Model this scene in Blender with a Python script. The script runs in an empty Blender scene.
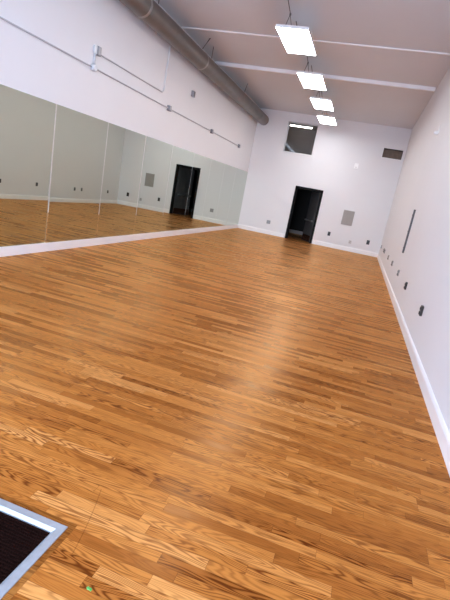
import bpy, bmesh, math, random
from mathutils import Vector, Matrix
random.seed(7)
S = bpy.context.scene
COL = S.collection

# ------------------------------------------------------------------ dimensions
XL, XR, YB, YF, ZC = -4.608, 0.948, 17.713, -1.6, 4.598
T = 0.16                      # wall thickness

# ------------------------------------------------------------------ mesh helpers
def bm_new(): return bmesh.new()

def bx(bm, x0, x1, y0, y1, z0, z1, bevel=0.0, mi=0):
    vs = [bm.verts.new((x, y, z)) for x in (x0, x1) for y in (y0, y1) for z in (z0, z1)]
    q = [(0, 1, 3, 2), (4, 6, 7, 5), (0, 4, 5, 1), (2, 3, 7, 6), (0, 2, 6, 4), (1, 5, 7, 3)]
    fs = []
    for f in q:
        fc = bm.faces.new([vs[i] for i in f]); fc.material_index = mi; fs.append(fc)
    if bevel:
        es = list({e for f in fs for e in f.edges})
        bmesh.ops.bevel(bm, geom=es, offset=bevel, segments=2, affect='EDGES', profile=0.6)

def tube(bm, pts, r, n=10, cap=True):
    pts = [Vector(p) for p in pts]
    rings = []
    for i, p in enumerate(pts):
        if i == 0: t = pts[1] - p
        elif i == len(pts) - 1: t = p - pts[i - 1]
        else: t = (pts[i + 1] - p).normalized() + (p - pts[i - 1]).normalized()
        t.normalize()
        a = Vector((0, 0, 1)) if abs(t.z) < 0.9 else Vector((1, 0, 0))
        u = t.cross(a).normalized(); v = t.cross(u).normalized()
        rr = r[i] if isinstance(r, (list, tuple)) else r
        rings.append([bm.verts.new(p + u * rr * math.cos(2 * math.pi * k / n) + v * rr * math.sin(2 * math.pi * k / n)) for k in range(n)])
    for A, B in zip(rings, rings[1:]):
        for k in range(n):
            f = bm.faces.new((A[k], A[(k + 1) % n], B[(k + 1) % n], B[k])); f.smooth = True
    if cap:
        bm.faces.new(rings[0][::-1]); bm.faces.new(rings[-1])

def obj(name, bm, mat, parent=None, **props):
    bmesh.ops.recalc_face_normals(bm, faces=bm.faces[:])
    me = bpy.data.meshes.new(name); bm.to_mesh(me); bm.free()
    for m in (mat if isinstance(mat, (list, tuple)) else [mat]): me.materials.append(m)
    o = bpy.data.objects.new(name, me); COL.objects.link(o)
    if parent is not None:
        o.parent = parent
        par, off = parent, Vector((0, 0, 0))
        while par is not None:
            off += par.location; par = par.parent
        me.transform(Matrix.Translation(-off))
    for k, v in props.items(): o[k] = v
    return o

def thing(name, label, cat, loc, group=None):
    o = bpy.data.objects.new(name, None); COL.objects.link(o)
    o.empty_display_size = 0.1
    o.location = loc; o['label'] = label; o['category'] = cat
    if group: o['group'] = group
    return o

def copy_thing(src, loc, label):
    r = src.copy(); COL.objects.link(r); r.location = loc; r['label'] = label
    for ch in list(src.children):
        c = ch.copy(); COL.objects.link(c); c.parent = r
        for g in list(ch.children):
            d = g.copy(); COL.objects.link(d); d.parent = c
    return r

def struct(name, bm, mat, parent=None):
    o = obj(name, bm, mat, parent)
    if parent is None: o['kind'] = 'structure'
    return o

# ------------------------------------------------------------------ materials
def new_mat(name):
    m = bpy.data.materials.new(name); m.use_nodes = True
    nt = m.node_tree; b = nt.nodes['Principled BSDF']
    return m, nt, b

def nd(nt, typ, **kw):
    n = nt.nodes.new(typ)
    for k, v in kw.items(): setattr(n, k, v)
    return n

def simple(name, col, rough=0.5, metal=0.0, var=0.06, scale=6.0, bump=0.0, spec=0.5):
    m, nt, b = new_mat(name)
    tc = nd(nt, 'ShaderNodeTexCoord'); nz = nd(nt, 'ShaderNodeTexNoise')
    nz.inputs['Scale'].default_value = scale; nz.inputs['Detail'].default_value = 4
    nt.links.new(tc.outputs['Object'], nz.inputs['Vector'])
    rp = nd(nt, 'ShaderNodeValToRGB')
    rp.color_ramp.elements[0].position = 0.3; rp.color_ramp.elements[1].position = 0.7
    rp.color_ramp.elements[0].color = tuple(c * (1 - var) for c in col) + (1,)
    rp.color_ramp.elements[1].color = tuple(min(1, c * (1 + var)) for c in col) + (1,)
    nt.links.new(nz.outputs['Fac'], rp.inputs['Fac'])
    nt.links.new(rp.outputs['Color'], b.inputs['Base Color'])
    b.inputs['Roughness'].default_value = rough; b.inputs['Metallic'].default_value = metal
    b.inputs['Specular IOR Level'].default_value = spec
    if bump:
        bp = nd(nt, 'ShaderNodeBump'); bp.inputs['Strength'].default_value = bump; bp.inputs['Distance'].default_value = 0.01
        nt.links.new(nz.outputs['Fac'], bp.inputs['Height']); nt.links.new(bp.outputs['Normal'], b.inputs['Normal'])
    return m

def emis(name, col, strength):
    m, nt, b = new_mat(name)
    b.inputs['Base Color'].default_value = (0.9, 0.9, 0.9, 1)
    b.inputs['Emission Color'].default_value = col + (1,)
    b.inputs['Emission Strength'].default_value = strength
    return m

def math_n(nt, op, a, b=None, c=None):
    n = nd(nt, 'ShaderNodeMath', operation=op)
    for i, v in enumerate((a, b, c)):
        if v is None: continue
        if isinstance(v, (int, float)): n.inputs[i].default_value = v
        else: nt.links.new(v, n.inputs[i])
    return n.outputs[0]

def wood_floor(name, width=0.057, len0=0.42, lenv=0.62, along='x', scuff=False, dim=1.0):
    m, nt, b = new_mat(name)
    tc = nd(nt, 'ShaderNodeTexCoord'); sp = nd(nt, 'ShaderNodeSeparateXYZ')
    nt.links.new(tc.outputs['Object'], sp.inputs[0])
    X, Y = (sp.outputs[0], sp.outputs[1]) if along == 'x' else (sp.outputs[1], sp.outputs[0])
    rowf = math_n(nt, 'DIVIDE', Y, width)
    row = math_n(nt, 'FLOOR', rowf)
    fy = math_n(nt, 'SUBTRACT', rowf, row)
    wn = nd(nt, 'ShaderNodeTexWhiteNoise', noise_dimensions='1D'); nt.links.new(row, wn.inputs['W'])
    wn2 = nd(nt, 'ShaderNodeTexWhiteNoise', noise_dimensions='1D'); nt.links.new(math_n(nt, 'ADD', row, 371.3), wn2.inputs['W'])
    ln = math_n(nt, 'MULTIPLY_ADD', wn2.outputs['Value'], lenv, len0)
    cf = math_n(nt, 'DIVIDE', math_n(nt, 'MULTIPLY_ADD', wn.outputs['Value'], 7.0, math_n(nt, 'ADD', X, 40.0)), ln)
    colm = math_n(nt, 'FLOOR', cf)
    fx = math_n(nt, 'SUBTRACT', cf, colm)
    idv = nd(nt, 'ShaderNodeCombineXYZ'); nt.links.new(row, idv.inputs[0]); nt.links.new(colm, idv.inputs[1])
    wid = nd(nt, 'ShaderNodeTexWhiteNoise', noise_dimensions='3D'); nt.links.new(idv.outputs[0], wid.inputs['Vector'])
    rnd = wid.outputs['Value']
    sc = nd(nt, 'ShaderNodeSeparateColor'); nt.links.new(wid.outputs['Color'], sc.inputs[0])
    # plank colour
    rp = nd(nt, 'ShaderNodeValToRGB'); cr = rp.color_ramp
    cols = [(0.0, (0.40, 0.128, 0.023)), (0.2, (0.50, 0.170, 0.032)), (0.5, (0.61, 0.222, 0.043)),
            (0.8, (0.70, 0.276, 0.062)), (1.0, (0.84, 0.38, 0.11))]
    cr.elements[0].position = 0; cr.elements[0].color = tuple(c * dim for c in cols[0][1]) + (1,)
    cr.elements[1].position = 1; cr.elements[1].color = tuple(c * dim for c in cols[-1][1]) + (1,)
    for p_, c_ in cols[1:-1]:
        e = cr.elements.new(p_); e.color = tuple(c * dim for c in c_) + (1,)
    nt.links.new(rnd, rp.inputs['Fac'])
    # grain coordinates, shifted per plank
    gv = nd(nt, 'ShaderNodeCombineXYZ')
    nt.links.new(math_n(nt, 'MULTIPLY_ADD', sc.outputs[0], 90.0, math_n(nt, 'MULTIPLY', X, 1.7)), gv.inputs[0])
    nt.links.new(math_n(nt, 'MULTIPLY_ADD', sc.outputs[1], 50.0, math_n(nt, 'MULTIPLY', Y, 15.0)), gv.inputs[1])
    nt.links.new(math_n(nt, 'MULTIPLY', sc.outputs[2], 30.0), gv.inputs[2])
    n1 = nd(nt, 'ShaderNodeTexNoise'); n1.inputs['Scale'].default_value = 1.0; n1.inputs['Detail'].default_value = 1.5
    nt.links.new(gv.outputs[0], n1.inputs['Vector'])
    rings = math_n(nt, 'SINE', math_n(nt, 'MULTIPLY', n1.outputs['Fac'], 105.0))
    rings = math_n(nt, 'POWER', math_n(nt, 'MULTIPLY_ADD', rings, 0.5, 0.5), 1.8)     # dark growth rings
    strength = math_n(nt, 'MULTIPLY', rings, math_n(nt, 'MULTIPLY_ADD', math_n(nt, 'POWER', sc.outputs[2], 1.1), 0.72, 0.26))
    gf = nd(nt, 'ShaderNodeCombineXYZ')
    nt.links.new(math_n(nt, 'MULTIPLY_ADD', sc.outputs[1], 70.0, math_n(nt, 'MULTIPLY', X, 7.0)), gf.inputs[0])
    nt.links.new(math_n(nt, 'MULTIPLY', Y, 260.0), gf.inputs[1])
    n2 = nd(nt, 'ShaderNodeTexNoise'); n2.inputs['Scale'].default_value = 1.0; n2.inputs['Detail'].default_value = 3
    nt.links.new(gf.outputs[0], n2.inputs['Vector'])
    mx = nd(nt, 'ShaderNodeMix', data_type='RGBA', blend_type='MULTIPLY')
    nt.links.new(strength, mx.inputs[0]); nt.links.new(rp.outputs['Color'], mx.inputs[6])
    mx.inputs[7].default_value = (0.24, 0.12, 0.06, 1)
    mx2 = nd(nt, 'ShaderNodeMix', data_type='RGBA', blend_type='MULTIPLY')
    nt.links.new(math_n(nt, 'MULTIPLY', n2.outputs['Fac'], 0.8), mx2.inputs[0])
    nt.links.new(mx.outputs[2], mx2.inputs[6]); mx2.inputs[7].default_value = (0.50, 0.36, 0.25, 1)
    # joints between strips
    ey = math_n(nt, 'MULTIPLY', math_n(nt, 'MINIMUM', fy, math_n(nt, 'SUBTRACT', 1.0, fy)), width)
    ex = math_n(nt, 'MULTIPLY', math_n(nt, 'MINIMUM', fx, math_n(nt, 'SUBTRACT', 1.0, fx)), ln)
    ed = math_n(nt, 'MINIMUM', ey, ex)
    mr = nd(nt, 'ShaderNodeMapRange'); mr.inputs[1].default_value = 0.0003; mr.inputs[2].default_value = 0.0014
    mr.inputs[3].default_value = 0.65; mr.inputs[4].default_value = 0.0
    nt.links.new(ed, mr.inputs[0])
    mx3 = nd(nt, 'ShaderNodeMix', data_type='RGBA', blend_type='MULTIPLY')
    nt.links.new(mr.outputs[0], mx3.inputs[0]); nt.links.new(mx2.outputs[2], mx3.inputs[6])
    mx3.inputs[7].default_value = (0.22, 0.13, 0.08, 1)
    out = mx3.outputs[2]
    if scuff:       # a curved scratch beside the mat
        dy = math_n(nt, 'SUBTRACT', Y, 1.5)
        xs = math_n(nt, 'MULTIPLY_ADD', math_n(nt, 'MULTIPLY', dy, dy), -0.206, math_n(nt, 'MULTIPLY_ADD', dy, -0.282, -0.803))
        d = math_n(nt, 'ABSOLUTE', math_n(nt, 'SUBTRACT', X, xs))
        r2 = nd(nt, 'ShaderNodeMapRange'); r2.inputs[1].default_value = 0.0008; r2.inputs[2].default_value = 0.003
        r2.inputs[3].default_value = 0.55; r2.inputs[4].default_value = 0.0; nt.links.new(d, r2.inputs[0])
        inr = math_n(nt, 'LESS_THAN', math_n(nt, 'ABSOLUTE', dy), 0.19)
        mx4 = nd(nt, 'ShaderNodeMix', data_type='RGBA', blend_type='MULTIPLY')
        nt.links.new(math_n(nt, 'MULTIPLY', r2.outputs[0], inr), mx4.inputs[0]); nt.links.new(out, mx4.inputs[6])
        mx4.inputs[7].default_value = (0.35, 0.25, 0.17, 1); out = mx4.outputs[2]
    nt.links.new(out, b.inputs['Base Color'])
    wv = nd(nt, 'ShaderNodeTexNoise'); wv.inputs['Scale'].default_value = 1.3; wv.inputs['Detail'].default_value = 5
    nt.links.new(tc.outputs['Object'], wv.inputs['Vector'])
    ro = math_n(nt, 'MULTIPLY_ADD', wv.outputs['Fac'], 0.12, math_n(nt, 'MULTIPLY_ADD', rnd, 0.14, 0.17))
    nt.links.new(ro, b.inputs['Roughness'])
    b.inputs['Specular IOR Level'].default_value = 0.0
    bp = nd(nt, 'ShaderNodeBump'); bp.inputs['Strength'].default_value = 0.12; bp.inputs['Distance'].default_value = 0.002
    hh = math_n(nt, 'MULTIPLY_ADD', rnd, 0.5, math_n(nt, 'MULTIPLY', mr.outputs[0], -1.0))
    nt.links.new(hh, bp.inputs['Height']); nt.links.new(bp.outputs['Normal'], b.inputs['Normal'])
    gl = nd(nt, 'ShaderNodeBsdfGlossy'); gl.inputs['Color'].default_value = (0.88, 0.58, 0.31, 1)
    nt.links.new(ro, gl.inputs['Roughness']); nt.links.new(bp.outputs['Normal'], gl.inputs['Normal'])
    fr = nd(nt, 'ShaderNodeFresnel'); fr.inputs[0].default_value = 1.36
    ms = nd(nt, 'ShaderNodeMixShader')
    nt.links.new(fr.outputs[0], ms.inputs[0]); nt.links.new(b.outputs[0], ms.inputs[1]); nt.links.new(gl.outputs[0], ms.inputs[2])
    nt.links.new(ms.outputs[0], nt.nodes['Material Output'].inputs[0])
    return m

M_wall = simple('white_wall_paint', (0.80, 0.79, 0.80), 0.62, var=0.012, scale=0.8, bump=0.03)
M_ceil = simple('ceiling_paint', (0.685, 0.70, 0.725), 0.75, var=0.02, scale=0.6)
M_trim = simple('white_gloss_trim', (0.90, 0.88, 0.88), 0.35, var=0.01)
M_floor = wood_floor('oak_strip_floor', scuff=True)
M_border = wood_floor('oak_border', width=0.4, len0=2.5, lenv=0.1, dim=0.62)
M_mirror = simple('silvered_glass', (0.585, 0.635, 0.55), 0.0, 1.0, var=0.004, scale=0.4)
M_medge = simple('mirror_edge', (0.86, 0.88, 0.85), 0.03, 1.0, var=0.01)
M_duct = simple('galvanised_steel', (0.20, 0.185, 0.17), 0.42, 0.6, var=0.12, scale=3)
M_collar = simple('bright_steel', (0.42, 0.40, 0.38), 0.35, 0.8, var=0.05)
M_rod = simple('dark_steel', (0.16, 0.15, 0.15), 0.45, 0.6)
M_cond = simple('conduit_grey', (0.48, 0.46, 0.47), 0.45, 0.3)
M_box = simple('box_grey', (0.30, 0.30, 0.32), 0.42, 0.5)
M_boxl = simple('box_galvanised', (0.66, 0.69, 0.72), 0.35, 0.4)
M_white = simple('white_enamel', (0.82, 0.82, 0.82), 0.35, var=0.01)
M_black = simple('black_paint', (0.005, 0.005, 0.005), 0.55, var=0.1, spec=0.12)
M_leaf = simple('dark_door_paint', (0.06, 0.06, 0.063), 0.5, var=0.1)
M_chrome = simple('satin_metal', (0.42, 0.42, 0.43), 0.3, 0.9)
M_outlet = simple('dark_brown_plastic', (0.022, 0.017, 0.016), 0.4)
M_outface = simple('black_plastic', (0.008, 0.007, 0.007), 0.35)
M_plate = simple('grey_plate', (0.30, 0.29, 0.285), 0.4, 0.2)
M_plate2 = simple('pale_plate', (0.56, 0.54, 0.53), 0.45)
M_panel = simple('taupe_enamel', (0.335, 0.31, 0.285), 0.5, var=0.03)
M_panel2 = simple('taupe_enamel_frame', (0.40, 0.375, 0.35), 0.5, var=0.03)
M_alu = simple('brushed_aluminium', (0.45, 0.46, 0.48), 0.5, 0.7, var=0.06, scale=40)
M_mat = simple('dark_brown_carpet', (0.011, 0.0045, 0.0035), 1.0, var=0.5, scale=160, bump=0.4, spec=0.0)
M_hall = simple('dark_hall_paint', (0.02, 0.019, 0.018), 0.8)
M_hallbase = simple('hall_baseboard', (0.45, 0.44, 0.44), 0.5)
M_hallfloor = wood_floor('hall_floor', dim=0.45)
M_loft = simple('loft_paint', (0.40, 0.35, 0.32), 0.8, var=0.08, scale=1.5)
M_brownb = simple('brown_board', (0.22, 0.155, 0.115), 0.7, var=0.15, scale=9)
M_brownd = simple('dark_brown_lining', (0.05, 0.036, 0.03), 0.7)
M_green = simple('green_paint', (0.09, 0.33, 0.06), 0.5)
M_strip = simple('strip_dark_grey', (0.085, 0.08, 0.085), 0.4, 0.4)
M_lamp = emis('lamp_diffuser', (0.95, 0.965, 1.0), 20.0)
M_tube = emis('tube_lit', (1.0, 0.95, 0.88), 14.0)

def glass_mat():
    m, nt, b = new_mat('window_glass')
    nt.nodes.remove(b)
    out = nt.nodes['Material Output']
    tr = nd(nt, 'ShaderNodeBsdfTransparent'); tr.inputs[0].default_value = (0.95, 0.95, 0.95, 1)
    gl = nd(nt, 'ShaderNodeBsdfGlossy'); gl.inputs['Roughness'].default_value = 0.02
    fr = nd(nt, 'ShaderNodeFresnel'); fr.inputs[0].default_value = 1.45
    mx = nd(nt, 'ShaderNodeMixShader')
    nt.links.new(fr.outputs[0], mx.inputs[0]); nt.links.new(tr.outputs[0], mx.inputs[1]); nt.links.new(gl.outputs[0], mx.inputs[2])
    nt.links.new(mx.outputs[0], out.inputs[0])
    return m
M_glass = glass_mat()

# ------------------------------------------------------------------ shell
def holed(bm, u0, u1, z0, z1, v0, v1, holes, axis):
    """a wall slab with rectangular holes; u along the wall, v across its thickness"""
    us = sorted({u0, u1, *[h[0] for h in holes], *[h[1] for h in holes]})
    zs = sorted({z0, z1, *[h[2] for h in holes], *[h[3] for h in holes]})
    def inh(u, z): return any(h[0] < u < h[1] and h[2] < z < h[3] for h in holes)
    solid = {(i, j): not inh((us[i] + us[i + 1]) / 2, (zs[j] + zs[j + 1]) / 2) for i in range(len(us) - 1) for j in range(len(zs) - 1)}
    cache = {}
    def V(u, v, z):
        k = (u, v, z)
        if k not in cache: cache[k] = bm.verts.new((u, v, z) if axis == 'x' else ((v, u, z) if axis == 'y' else (u, z, v)))
        return cache[k]
    for (i, j), s in solid.items():
        if not s: continue
        a, b_, c, d = us[i], us[i + 1], zs[j], zs[j + 1]
        for v in (v0, v1): bm.faces.new((V(a, v, c), V(b_, v, c), V(b_, v, d), V(a, v, d)))
        for di, dj, e in ((-1, 0, ((a, c), (a, d))), (1, 0, ((b_, c), (b_, d))), (0, -1, ((a, c), (b_, c))), (0, 1, ((a, d), (b_, d)))):
            if not solid.get((i + di, j + dj), False):
                (p, q), (r, s2) = e
                bm.faces.new((V(p, v0, q), V(r, v0, s2), V(r, v1, s2), V(p, v1, q)))

DOOR = (-2.60, -1.60, 0.0, 1.995)
WIN = (-3.40, -2.285, 3.19, 4.28)
VENT = (0.19, 0.85, 3.54, 3.855)
MATX0, MATX1, MATY0, MATY1 = -2.35, -0.826, 0.42, 1.443   # well incl. wooden border

bm = bm_new(); holed(bm, XL - T, XR + T, YF - T, YB, -0.06, 0.0, [(MATX0, MATX1, MATY0, MATY1)], 'z'); struct('floor', bm, M_floor)
bm = bm_new(); bx(bm, XL - T, XR + T, YF - T, YB + T, ZC, ZC + 0.12); struct('ceiling', bm, M_ceil)
bm = bm_new(); bx(bm, XL - T, XL, YF, YB, 0, ZC); struct('wall_left', bm, M_wall)
bm = bm_new(); bx(bm, XR, XR + T, YF, YB, 0, ZC); struct('wall_right', bm, M_wall)
bm = bm_new(); holed(bm, XL - T, XR + T, 0, ZC, YB, YB + T, [DOOR, WIN, VENT], 'x'); struct('wall_back', bm, M_wall)
FW = (-3.9, 0.3, 0.25, 3.3)
bm = bm_new(); holed(bm, XL - T, XR + T, 0, ZC, YF - T, YF, [FW], 'x'); struct('wall_front', bm, M_wall)

# baseboards: flat board with an eased top edge
def board(bm, p0, p1, nrm, h, t):
    p0, p1, n = Vector(p0), Vector(p1), Vector(nrm)
    prof = [(0, 0), (t, 0), (t, h * 0.80), (t * 0.75, h * 0.90), (t * 0.45, h * 0.97), (0, h)]
    A = [bm.verts.new(p0 + n * d + Vector((0, 0, z))) for d, z in prof]
    B = [bm.verts.new(p1 + n * d + Vector((0, 0, z))) for d, z in prof]
    k = len(prof)
    for i in range(k): bm.faces.new((A[i], A[(i + 1) % k], B[(i + 1) % k], B[i]))
    bm.faces.new(A[::-1]); bm.faces.new(B)
bm = bm_new(); board(bm, (XR, YF, 0), (XR, YB, 0), (-1, 0, 0), 0.135, 0.022); struct('baseboard_right', bm, M_trim)
bm = bm_new(); bx(bm, XL, XL + 0.03, YF, YB, 0, 0.139, 0.003); struct('baseboard_left', bm, M_trim)
bm = bm_new(); board(bm, (XL + 0.03, YB, 0), (DOOR[0] - 0.05, YB, 0), (0, -1, 0), 0.16, 0.022)
board(bm, (DOOR[1] + 0.05, YB, 0), (XR - 0.022, YB, 0), (0, -1, 0), 0.16, 0.022); struct('baseboard_back', bm, M_trim)
# strips across the ceiling
bm = bm_new(); bx(bm, XL + 0.02, XR - 0.0, 9.80, 9.85, ZC - 0.022, ZC, 0.004); struct('trim_1', bm, M_trim)
bm = bm_new(); bx(bm, XL + 0.02, XR - 0.03, 12.13, 12.21, ZC - 0.085, ZC, 0.01); struct('trim_2', bm, M_trim)

# ------------------------------------------------------------------ front glazing (behind the viewer) lets daylight in
w3 = bm_new()
a, b_, c, d = FW
for x0, x1, z0, z1 in ((a, a + .06, c, d), (b_ - .06, b_, c, d), (a, b_, c, c + .06), (a, b_, d - .06, d), (-1.85, -1.75, c, d)):
    bx(w3, x0, x1, YF - 0.11, YF - 0.05, z0, z1)
struct('window_3', w3, M_alu)

# ------------------------------------------------------------------ doorway with its black leaf, room beyond
yb2 = YB + T
fr = bm_new()
x0, x1, _, zt = DOOR
for A in ((x0 - .0, x0 + .05, 0, zt), (x1 - .05, x1, 0, zt), (x0, x1, zt - .05, zt)):
    bx(fr, A[0], A[1], YB - 0.02, yb2, A[2], A[3], 0.004)
for A in ((x0 - .035, x0 + .0, 0, zt + .035), (x1, x1 + .035, 0, zt + .035), (x0, x1, zt, zt + .035)):
    bx(fr, A[0], A[1], YB - 0.02, YB, A[2], A[3], 0.003)
door = struct('door_1', fr, M_black)
hx, hy = x1 - 0.055, YB + 0.10
leaf = bpy.data.objects.new('door_leaf', None); COL.objects.link(leaf)
bpy.data.objects.remove(leaf)
# leaf mesh in the world, swung 62 degrees away from the room about the right jamb
ang = math.radians(62)
dirv = Vector((-math.cos(ang), math.sin(ang), 0)); nv = Vector((-math.sin(ang), -math.cos(ang), 0))
def leafbox(bm, s0, s1, n0, n1, z0, z1, bev=0.0):
    tmp = bm_new(); bx(tmp, s0, s1, n0, n1, z0, z1, bev)
    me = bpy.data.meshes.new('tmp'); tmp.to_mesh(me); tmp.free()
    me.transform(Matrix(((dirv.x, nv.x, 0, hx), (dirv.y, nv.y, 0, hy), (0, 0, 1, 0), (0, 0, 0, 1))))
    bm.from_mesh(me); bpy.data.meshes.remove(me)
bm = bm_new(); leafbox(bm, 0.0, 0.87, -0.02, 0.02, 0.012, zt - 0.06, 0.003)
lf = obj('door_leaf', bm, M_leaf, door)
bm = bm_new(); leafbox(bm, 0.12, 0.83, 0.055, 0.085, 0.80, 0.85, 0.006)
leafbox(bm, 0.12, 0.19, 0.02, 0.06, 0.79, 0.86, 0.004); leafbox(bm, 0.76, 0.83, 0.02, 0.06, 0.79, 0.86, 0.004)
obj('push_bar', bm, M_chrome, lf)
bm = bm_new(); leafbox(bm, 0.03, 0.84, 0.0195, 0.0235, 0.03, 0.26)
obj('kick_plate', bm, simple('kick_plate_brown', (0.10, 0.045, 0.03), 0.25, 0.6), lf)

RX0, RX1, RY1 = -4.4, -0.9, 21.2
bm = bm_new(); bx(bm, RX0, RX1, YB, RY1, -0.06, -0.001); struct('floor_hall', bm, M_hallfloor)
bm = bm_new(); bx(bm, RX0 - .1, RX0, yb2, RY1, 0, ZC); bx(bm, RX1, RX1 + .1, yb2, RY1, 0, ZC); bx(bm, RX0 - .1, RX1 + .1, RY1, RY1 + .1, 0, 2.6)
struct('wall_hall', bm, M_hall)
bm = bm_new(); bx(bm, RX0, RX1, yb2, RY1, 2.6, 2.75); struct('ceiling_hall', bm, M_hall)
bm = bm_new(); bx(bm, RX0, RX1, RY1 - .02, RY1, 0, 0.15); struct('baseboard_hall', bm, M_hallbase)
# loft seen through the high window
bm = bm_new(); bx(bm, RX0 - .1, RX1 + .1, RY1, RY1 + .1, 2.6, ZC + .1)
bx(bm, RX0, RX0 + .02, yb2, RY1, 2.75, ZC); bx(bm, RX1 - .02, RX1, yb2, RY1, 2.75, ZC); struct('wall_loft', bm, M_loft)
bm = bm_new(); bx(bm, RX0, RX1, yb2, RY1, 2.75, 2.77); struct('floor_loft', bm, M_loft)
bm = bm_new(); bx(bm, RX0 - .1, RX1 + .1, YB + T, RY1 + .1, ZC, ZC + .12); struct('ceiling_loft', bm, M_loft)
t = thing('strip_light', 'lit strip light behind the glass of the high square window', 'light', (-3.22, 20.0, ZC))
bm = bm_new(); bx(bm, -3.79, -2.78, 19.95, 20.05, ZC - .08, ZC, .004); obj('housing', bm, M_white, t)
bm = bm_new(); tube(bm, [(-3.75, 20.0, ZC - .115), (-2.82, 20.0, ZC - .115)], .018, 10)
tb = obj('tube', bm, M_tube, t)
bm = bm_new(); bx(bm, -3.785, -3.75, 19.97, 20.03, ZC - .155, ZC - .07, .003); obj('end_cap', bm, M_white, t)
bm = bm_new(); bx(bm, -2.82, -2.785, 19.97, 20.03, ZC - .155, ZC - .07, .003); obj('end_cap', bm, M_white, t)
bm = bm_new(); tube(bm, [(-4.36, 18.05, 4.15), (-2.40, 18.05, 2.78)], .05, 8)
o = obj('diagonal_rail', bm, simple('pale_blue_white', (0.72, 0.78, 0.84), 0.35), None,
        label='pale sloping rail in the lower corner of the high square window', category='rail')

# high square window
bm = bm_new(); x0, x1, z0, z1 = WIN
for A in ((x0, x0 + .03, z0, z1), (x1 - .03, x1, z0, z1), (x0 + .03, x1 - .03, z1 - .03, z1), (x0 + .03, x1 - .03, z0, z0 + .03)):
    bx(bm, A[0], A[1], YB + .05, YB + .12, A[2], A[3], .003)
for A in ((x0 - .035, x0, z0 - .035, z1 + .01), (x1, x1 + .02, z0 - .035, z1 + .01), (x0, x1, z1, z1 + .01)):
    bx(bm, A[0], A[1], YB - .015, YB + .05, A[2], A[3], .003)
win = struct('window_1', bm, M_white)
bm = bm_new(); bx(bm, x0 - .02, x1 + .02, YB - .025, YB + .05, z0 - .035, z0, .004); obj('window_sill', bm, M_white, win)
bm = bm_new(); bx(bm, x0 + .03, x1 - .03, YB + .08, YB + .086, z0 + .03, z1 - .03); obj('window_glass', bm, M_glass, win)
# small dark opening high in the right corner
x0, x1, z0, z1 = VENT
bm = bm_new()
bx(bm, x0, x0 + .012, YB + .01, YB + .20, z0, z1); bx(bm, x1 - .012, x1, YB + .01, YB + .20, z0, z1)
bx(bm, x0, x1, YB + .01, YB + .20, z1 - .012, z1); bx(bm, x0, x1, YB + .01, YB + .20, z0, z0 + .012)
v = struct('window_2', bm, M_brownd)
bm = bm_new(); bx(bm, x0, x1, YB + .20, YB + .22, z0, z1); obj('back_board', bm, M_brownb, v)
bm = bm_new(); bx(bm, x0 - .04, x1 + .05, YB - .018, YB + .012, z0 - .04, z0, .003); obj('window_sill', bm, M_white, v)

# ------------------------------------------------------------------ mirrors
seams = [3.12, 4.555, 5.99, 7.425, 8.89, 10.31, 11.76, 13.20, 14.60, 16.0, YB - 0.006]
MZ0, MZ1 = 0.139, 2.208
LEAN = {2: .003, 3: .0065, 4: .005, 5: .003}
labels = {10: 'mirror panel in the far corner, touching the back wall', 9: 'second mirror panel from the far back corner',
          8: 'third mirror panel from the far corner, reflecting the grey outlet', 7: 'mirror panel with the right sliver of the reflected dark doorway',
          6: 'mirror panel holding most of the reflected dark doorway', 5: 'mirror panel left of the reflected doorway, reflecting the taupe wall panel',
          4: 'mirror panel reflecting the upright back corner of the room', 3: 'near mirror panel reflecting a close pair of dark outlets',
          2: 'nearest mirror panel in view, cut by the left edge of the photo', 1: 'mirror panel just outside the left edge of the photo'}
for i in range(1, len(seams)):
    y0, y1 = seams[i - 1] + .0015, seams[i] - .0015
    t = thing('wall_mirror', labels[i], 'mirror', (XL, (y0 + y1) / 2, MZ0), 'mirror panels along the left wall')
    bm = bm_new(); w = 0.014 if i < 6 else 0.004; d0, d1 = XL + .001, XL + .007
    k = LEAN.get(i, 0.0) * (MZ1 - MZ0)                              # the sheets stand a touch out of plumb
    f = bm.faces.new([bm.verts.new(q) for q in ((d1 + k, y0 + w, MZ0), (d1 + k, y1 - w, MZ0), (d1, y1 - w, MZ1), (d1, y0 + w, MZ1))])
    r = bmesh.ops.extrude_face_region(bm, geom=[f])
    for vv in [g for g in r['geom'] if isinstance(g, bmesh.types.BMVert)]: vv.co.x = d0
    obj('glass', bm, M_mirror, t)
    for e0, e1, s in ((y0, y0 + w, 0), (y1 - w, y1, 1)):             # polished bevels at both upright edges
        bm = bm_new()
        lo, hi = d1 - .0045, d1
        prof = [(e0, lo if s == 0 else hi), (e1, hi if s == 0 else lo)]
        vs = [bm.verts.new((x + kk, y, z)) for z, kk in ((MZ0, k), (MZ1, 0)) for (y, x) in prof + [(prof[1][0], d0 - kk), (prof[0][0], d0 - kk)]]
        for q in ((0, 1, 5, 4), (1, 2, 6, 5), (2, 3, 7, 6), (3, 0, 4, 7), (3, 2, 1, 0), (4, 5, 6, 7)): bm.faces.new([vs[j] for j in q])
        obj('bevelled_edge', bm, M_medge, t)

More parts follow.
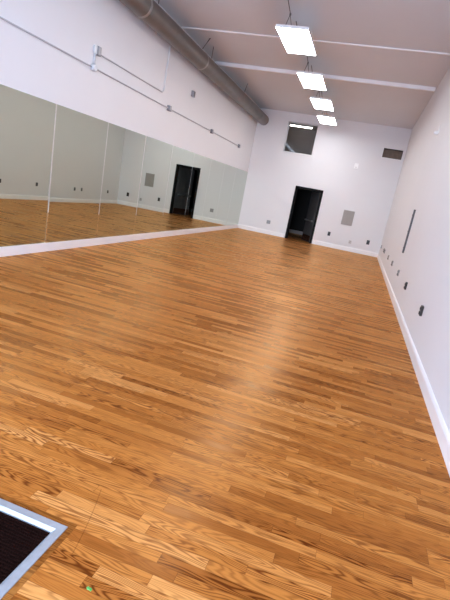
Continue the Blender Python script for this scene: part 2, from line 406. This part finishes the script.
# ------------------------------------------------------------------ duct
DX, DZ, DR = -4.36, 4.184, 0.189
t = thing('ventilation_duct', 'long round steel duct running under the ceiling above the left wall', 'duct', (DX, 8.0, DZ))
bm = bm_new(); ys = [-1.0 + k * (YB - 0.01 + 1.0) / 16 for k in range(17)]
tube(bm, [(DX, y, DZ) for y in ys], DR, 32); obj('pipe', bm, M_duct, t)
for y in (4.7, 7.65, 10.6):
    bm = bm_new(); tube(bm, [(DX, y - .03, DZ), (DX, y - .025, DZ), (DX, y + .025, DZ), (DX, y + .03, DZ)], [DR + .001, DR + .008, DR + .008, DR + .001], 32, cap=False)
    obj('collar', bm, M_collar, t)
for y, lean in ((8.0, 0.0), (10.3, .12), (10.95, 0.0), (14.1, .05)):
    bm = bm_new(); tube(bm, [(DX + .12, y, DZ + DR * .86), (DX + .12 + lean, y + lean * .5, ZC)], .009, 8); obj('hanger_rod', bm, M_rod, t)

# ------------------------------------------------------------------ conduits on the left wall
cx = XL + .02
t = thing('electrical_conduit', 'lower and longer wall conduit with boxes, running above the mirrors', 'conduit', (XL, 9.0, 2.93))
bm = bm_new(); tube(bm, [(cx, 0.5, 2.93), (cx, 15.70, 2.93)], .010, 10); obj('pipe', bm, M_cond, t)
def jbox(bm, y, z, w=.11, h=.11, d=.065, bev=.008): bx(bm, XL - .002, XL + d, y - w / 2, y + w / 2, z - h / 2, z + h / 2, bev)
bm = bm_new(); tube(bm, [(XL, 6.79, 2.935), (XL + .05, 6.79, 2.935), (XL + .065, 6.79, 2.935)], [.055, .055, .045], 14); bx(bm, XL, XL + .05, 6.735, 6.845, 2.885, 2.92, .006)
obj('round_box', bm, M_boxl, t)
for y in (9.75, 12.75, 15.74):
    bm = bm_new(); jbox(bm, y, 2.93); jb = obj('junction_box', bm, M_box, t)
    bm = bm_new(); bx(bm, XL + .065, XL + .07, y - .04, y + .04, 2.89, 2.97, .002); obj('cover', bm, M_cond, jb)
t = thing('electrical_conduit', 'short upper wall conduit that turns up towards the steel duct', 'conduit', (XL, 8.2, 3.16))
bm = bm_new(); tube(bm, [(cx, 6.9, 3.165), (cx, 9.30, 3.165)], .010, 10); obj('pipe', bm, M_cond, t)
bm = bm_new(); tube(bm, [(cx, 9.30, 3.165), (cx, 9.36, 3.175), (cx, 9.39, 3.22), (cx, 9.40, 3.3), (cx, 9.40, 4.3)], .014, 10); obj('riser', bm, M_white, t)
bm = bm_new(); bx(bm, XL, XL + .05, 6.83, 6.92, 3.13, 3.265, .006); jb = obj('switch_box', bm, M_box, t)
bm = bm_new(); bx(bm, XL, XL + .035, 6.755, 6.828, 3.14, 3.255, .006); obj('box_cover', bm, M_boxl, jb)
bm = bm_new(); tube(bm, [(cx, 6.79, 3.145), (cx, 6.79, 2.993)], .022, 10); obj('nipple', bm, M_boxl, t)
t = thing('junction_box', 'small lone grey box high on the left wall below the duct', 'box', (XL, 10.98, 3.46))
bm = bm_new(); jbox(bm, 10.98, 3.515, .12, .14); obj('body', bm, M_box, t)
bm = bm_new(); bx(bm, XL + .065, XL + .071, 10.94, 11.02, 3.46, 3.57, .002); obj('cover', bm, M_rod, t)

# ------------------------------------------------------------------ ceiling lights
def make_light(loc, label):
    t = thing('hanging_light', label, 'light', loc, 'hanging light panels in a row')
    x, y, z = loc; w, l = .565, 1.27
    bm = bm_new(); bx(bm, x - w / 2, x + w / 2, y - l / 2, y + l / 2, z + .006, z + .055, .006); obj('housing', bm, M_white, t)
    bm = bm_new(); bx(bm, x - w / 2 + .008, x + w / 2 - .008, y - l / 2 + .008, y + l / 2 - .008, z - .001, z + .0065); obj('diffuser', bm, M_lamp, t)
    for s in (-1, 1):
        yy = y + s * .50
        xh = x - .10
        bm = bm_new()
        tube(bm, [(xh - .06, yy, z + .055), (xh, yy - .02, z + .25)], .006, 6); tube(bm, [(xh + .06, yy, z + .055), (xh, yy - .02, z + .25)], .006, 6)
        tube(bm, [(xh, yy - .02, z + .235), (xh, yy - .02, z + .27)], .016, 8)
        obj('wire_hanger', bm, M_rod, t)
        bm = bm_new(); tube(bm, [(xh, yy - .02, z + .26), (xh - .03, yy - .34, ZC)], .008, 6); obj('chain', bm, M_rod, t)
    return t
LZ = 4.20
lab = ['nearest and largest of the row of lit hanging panels', 'second nearest lit hanging panel', 'third nearest lit hanging panel, third in the row', 'farthest and smallest lit hanging panel, beside the high square window',
       'unseen lit hanging panel added above the view, just before the nearest visible one']
L0 = make_light((-1.83, 8.77, LZ), lab[0])
for y, l in zip((11.37, 13.70, 16.06, 6.2), lab[1:]): copy_thing(L0, (-1.83 + (.04 if 12 < y < 15 else 0), y, LZ), l)  # last panel is out of view, added to brighten the near end of the room

# ------------------------------------------------------------------ outlets and fittings
def outlet_right(label, y, z, m, d):
    t = thing('outlet', label, 'outlet', (XR, y, z - .06), 'outlets along the right wall')
    bm = bm_new(); bx(bm, XR - d, XR, y - .04, y + .04, z - .06, z + .06, .004); cp = obj('cover_plate', bm, m, t)
    bm = bm_new(); bx(bm, XR - d - .003, XR - d + .001, y - .034, y + .034, z - .055, z + .055, .001); obj('face', bm, M_outlet, t)
    for s in (-1, 1):
        bm = bm_new(); tube(bm, [(XR - d - .001, y, z + s * .027), (XR - d - .009, y, z + s * .027), (XR - d - .011, y, z + s * .027)], [.019, .019, .015], 12); obj('socket', bm, M_outface, t)
    return t
o0 = outlet_right('dark outlet low on the right wall, nearest the camera', 5.6, .525, M_outlet, .026)
copy_thing(o0, (XR, 7.57, .455), 'second nearest dark outlet on the right wall')
o1 = outlet_right('third nearest outlet on the right wall, below the upright dark strip', 9.15, .52, M_plate, .024)
for y, z, l in ((10.98, .51, 'fourth nearest outlet along the right wall'), (12.55, .50, 'fifth nearest outlet along the right wall'),
                (14.57, .49, 'nearer outlet of the close pair on the right wall'), (15.0, .49, 'farther outlet of the close pair on the right wall'),
                (16.85, .47, 'outlet on the right wall closest to the back corner')):
    copy_thing(o1, (XR, y, z - .06), l)
def outlet_back(label, x, z, m, mf, w=.075, h=.115, g=None):
    t = thing('outlet', label, 'outlet', (x, YB, z - h / 2), g)
    bm = bm_new(); bx(bm, x - w / 2, x + w / 2, YB - .014, YB, z - h / 2, z + h / 2, .003); obj('cover_plate', bm, m, t)
    for s in (-1, 1):
        bm = bm_new(); tube(bm, [(x, YB - .013, z + s * .026), (x, YB - .02, z + s * .026)], .018, 12); obj('socket', bm, mf, t)
outlet_back('dark outlet on the back wall just right of the doorway', -.998, .50, M_outlet, M_outface, .10, .15, 'dark outlets on the back wall')
outlet_back('dark outlet on the back wall near the right corner', .476, .475, M_outlet, M_outface, .11, .16, 'dark outlets on the back wall')
outlet_back('grey outlet on the back wall left of the doorway', -3.397, .475, M_plate, M_box, .15, .14)
outlet_back('pale grey wall plate low under the taupe panel', -.165, .355, M_plate2, M_plate, .11, .12)

t = thing('wall_panel', 'taupe rectangular metal panel on the back wall right of the doorway', 'panel', (-.455, YB, .945))
bm = bm_new(); bx(bm, -.66, -.255, YB - .02, YB, .945, 1.485, .004); obj('frame', bm, M_panel2, t)
bm = bm_new(); bx(bm, -.64, -.275, YB - .028, YB - .019, .965, 1.465, .003); dr = obj('panel_door', bm, M_panel, t)
bm = bm_new(); bx(bm, -.315, -.295, YB - .036, YB - .027, 1.18, 1.25, .002); obj('latch', bm, M_plate, dr)

t = thing('wall_sensor', 'tiny white device high on the back wall between the two openings', 'sensor', (-.604, YB, 3.03))
bm = bm_new(); bx(bm, -.68, -.54, YB - .05, YB, 3.00, 3.18, .006); obj('body', bm, simple('bright_white_plastic', (0.95, 0.95, 0.95), 0.4, var=0.005), t)
bm = bm_new(); bx(bm, -.63, -.59, YB - .054, YB - .048, 3.03, 3.06, .002); obj('lens', bm, M_plate2, t)
t = thing('wall_bracket', 'small white bracket high on the right wall', 'bracket', (XR, 9.28, 3.10))
bm = bm_new(); bx(bm, XR - .012, XR, 9.21, 9.35, 3.10, 3.25, .003); obj('plate', bm, M_white, t)
bm = bm_new(); bx(bm, XR - .07, XR - .012, 9.23, 9.33, 3.10, 3.14, .004); obj('arm', bm, M_white, t)

t = thing('upright_strip', 'slim upright dark grey strip fixed to the right wall', 'strip', (XR, 9.4, .895))
bm = bm_new(); bx(bm, XR - .034, XR + .002, 9.32, 9.37, .895, 1.735, .004); obj('channel', bm, M_strip, t)
for z in (1.0, 1.315, 1.63):
    bm = bm_new(); tube(bm, [(XR - .032, 9.345, z), (XR - .04, 9.345, z)], .012, 10); obj('screw', bm, M_rod, t)

# ------------------------------------------------------------------ entrance mat let into the floor
BW = 0.027
bm = bm_new()
def mitred(bm, x0, x1, y0, y1, w, prof):
    """mitred rectangular frame; prof = list of (inset, z)"""
    loops = [[bm.verts.new(p + (z,)) for p in ((x0 + i, y0 + i), (x1 - i, y0 + i), (x1 - i, y1 - i), (x0 + i, y1 - i))] for i, z in prof]
    n = len(loops)
    for a in range(n):
        A, B = loops[a], loops[(a + 1) % n]
        for k in range(4): bm.faces.new((A[k], A[(k + 1) % 4], B[(k + 1) % 4], B[k]))
def rail(bm, c, prof, side):
    """one mitred rail of a frame"""
    x0, x1, y0, y1 = c
    def corners(i, z): return [(x0 + i, y0 + i, z), (x1 - i, y0 + i, z), (x1 - i, y1 - i, z), (x0 + i, y1 - i, z)]
    A = [bm.verts.new(corners(i, z)[side]) for i, z in prof]; B = [bm.verts.new(corners(i, z)[(side + 1) % 4]) for i, z in prof]
    n = len(prof)
    for k in range(n): bm.faces.new((A[k], A[(k + 1) % n], B[(k + 1) % n], B[k]))
    bm.faces.new(A[::-1]); bm.faces.new(B)
bm = bm_new()
for s in range(4): rail(bm, (MATX0, MATX1, MATY0, MATY1), [(0, 0.001), (BW, 0.001), (BW, -.06), (0, -.06)], s)
struct('trim_3', bm, M_border)
mx0, mx1, my0, my1 = MATX0 + BW, MATX1 - BW, MATY0 + BW, MATY1 - BW
t = thing('doormat', 'dark brown entrance mat in an aluminium frame let into the floor', 'mat', ((mx0 + mx1) / 2, (my0 + my1) / 2, -.055))
for s in range(4):
    bm = bm_new(); g = .0006
    rail(bm, (mx0 + g, mx1 - g, my0 + g, my1 - g), [(0, -.05), (0, .003), (.003, .005), (.034, .005), (.047, -.006), (.047, -.05)], s)
    obj('frame_rail', bm, M_alu, t)
bm = bm_new(); bx(bm, mx0 + .049, mx1 - .049, my0 + .049, my1 - .049, -.05, -.012)
n = 60
for k in range(n):           # ribs of the carpet
    y = my0 + .06 + k * (my1 - my0 - .12) / (n - 1)
    bx(bm, mx0 + .05, mx1 - .05, y - .004, y + .004, -.012, -.008)
obj('carpet', bm, M_mat, t)
bm = bm_new()
pts = [(.013, 0), (.006, .007), (-.002, .005), (-.008, .009), (-.012, .001), (-.006, -.006), (.004, -.005), (.010, -.008)]
cxp, cyp = -.612, 1.207
top = [bm.verts.new((cxp + x * .8, cyp + y * .8, .002)) for x, y in pts]; bot = [bm.verts.new((cxp + x, cyp + y, 0)) for x, y in pts]
bm.faces.new(top); bm.faces.new(bot[::-1])
for k in range(len(pts)): bm.faces.new((bot[k], bot[(k + 1) % len(pts)], top[(k + 1) % len(pts)], top[k]))
obj('paint_fleck', bm, M_green, None, label='tiny green fleck on the wooden floor near the mat', category='fleck')

# ------------------------------------------------------------------ daylight through the front glazing
W = bpy.data.worlds.new('World'); S.world = W; W.use_nodes = True
bg = W.node_tree.nodes['Background']
bg.inputs[0].default_value = (0.54, 0.71, 1.0, 1); bg.inputs[1].default_value = 14.5
pl = bpy.data.lights.new('daylight_portal', 'AREA'); pl.shape = 'RECTANGLE'; pl.size = FW[1] - FW[0]; pl.size_y = FW[3] - FW[2]
pl.cycles.is_portal = True
po = bpy.data.objects.new('daylight_portal', pl); COL.objects.link(po)
po.location = ((FW[0] + FW[1]) / 2, YF - T - .01, (FW[2] + FW[3]) / 2); po.rotation_euler = (math.radians(90), 0, 0)

# ------------------------------------------------------------------ camera
yaw, pit, rol, F = 0.2514, 0.2441, 0.1877, 447.3945
CAMP = None
cy, sy = math.cos(yaw), math.sin(yaw); cp, sp_ = math.cos(pit), math.sin(pit); cr_, sr = math.cos(rol), math.sin(rol)
f = Vector((-sy, cy, 0)); r = Vector((cy, sy, 0)); u = Vector((0, 0, 1))
f, u = cp * f - sp_ * u, cp * u + sp_ * f
r, u = cr_ * r + sr * u, cr_ * u - sr * r
cam = bpy.data.cameras.new('Camera'); co = bpy.data.objects.new('Camera', cam); COL.objects.link(co)
co.matrix_world = Matrix(((r.x, u.x, -f.x, 0), (r.y, u.y, -f.y, 0), (r.z, u.z, -f.z, 1.5), (0, 0, 0, 1)))
cam.sensor_fit = 'VERTICAL'; cam.sensor_height = 24; cam.lens = F / 600 * 24; cam.clip_start = 0.02; cam.clip_end = 200
S.camera = co

# ------------------------------------------------------------------ renderer colour and light paths
S.view_settings.view_transform = 'Standard'; S.view_settings.look = 'None'
S.view_settings.gamma = 1; S.view_settings.exposure = 0.09; S.view_settings.use_curve_mapping = False
cyc = S.cycles
cyc.max_bounces = 10; cyc.diffuse_bounces = 5; cyc.glossy_bounces = 6; cyc.transparent_max_bounces = 8
cyc.caustics_reflective = True; cyc.blur_glossy = 0.1; cyc.sample_clamp_indirect = 40; cyc.use_denoising = True
try: cyc.use_guiding = True
except Exception: pass
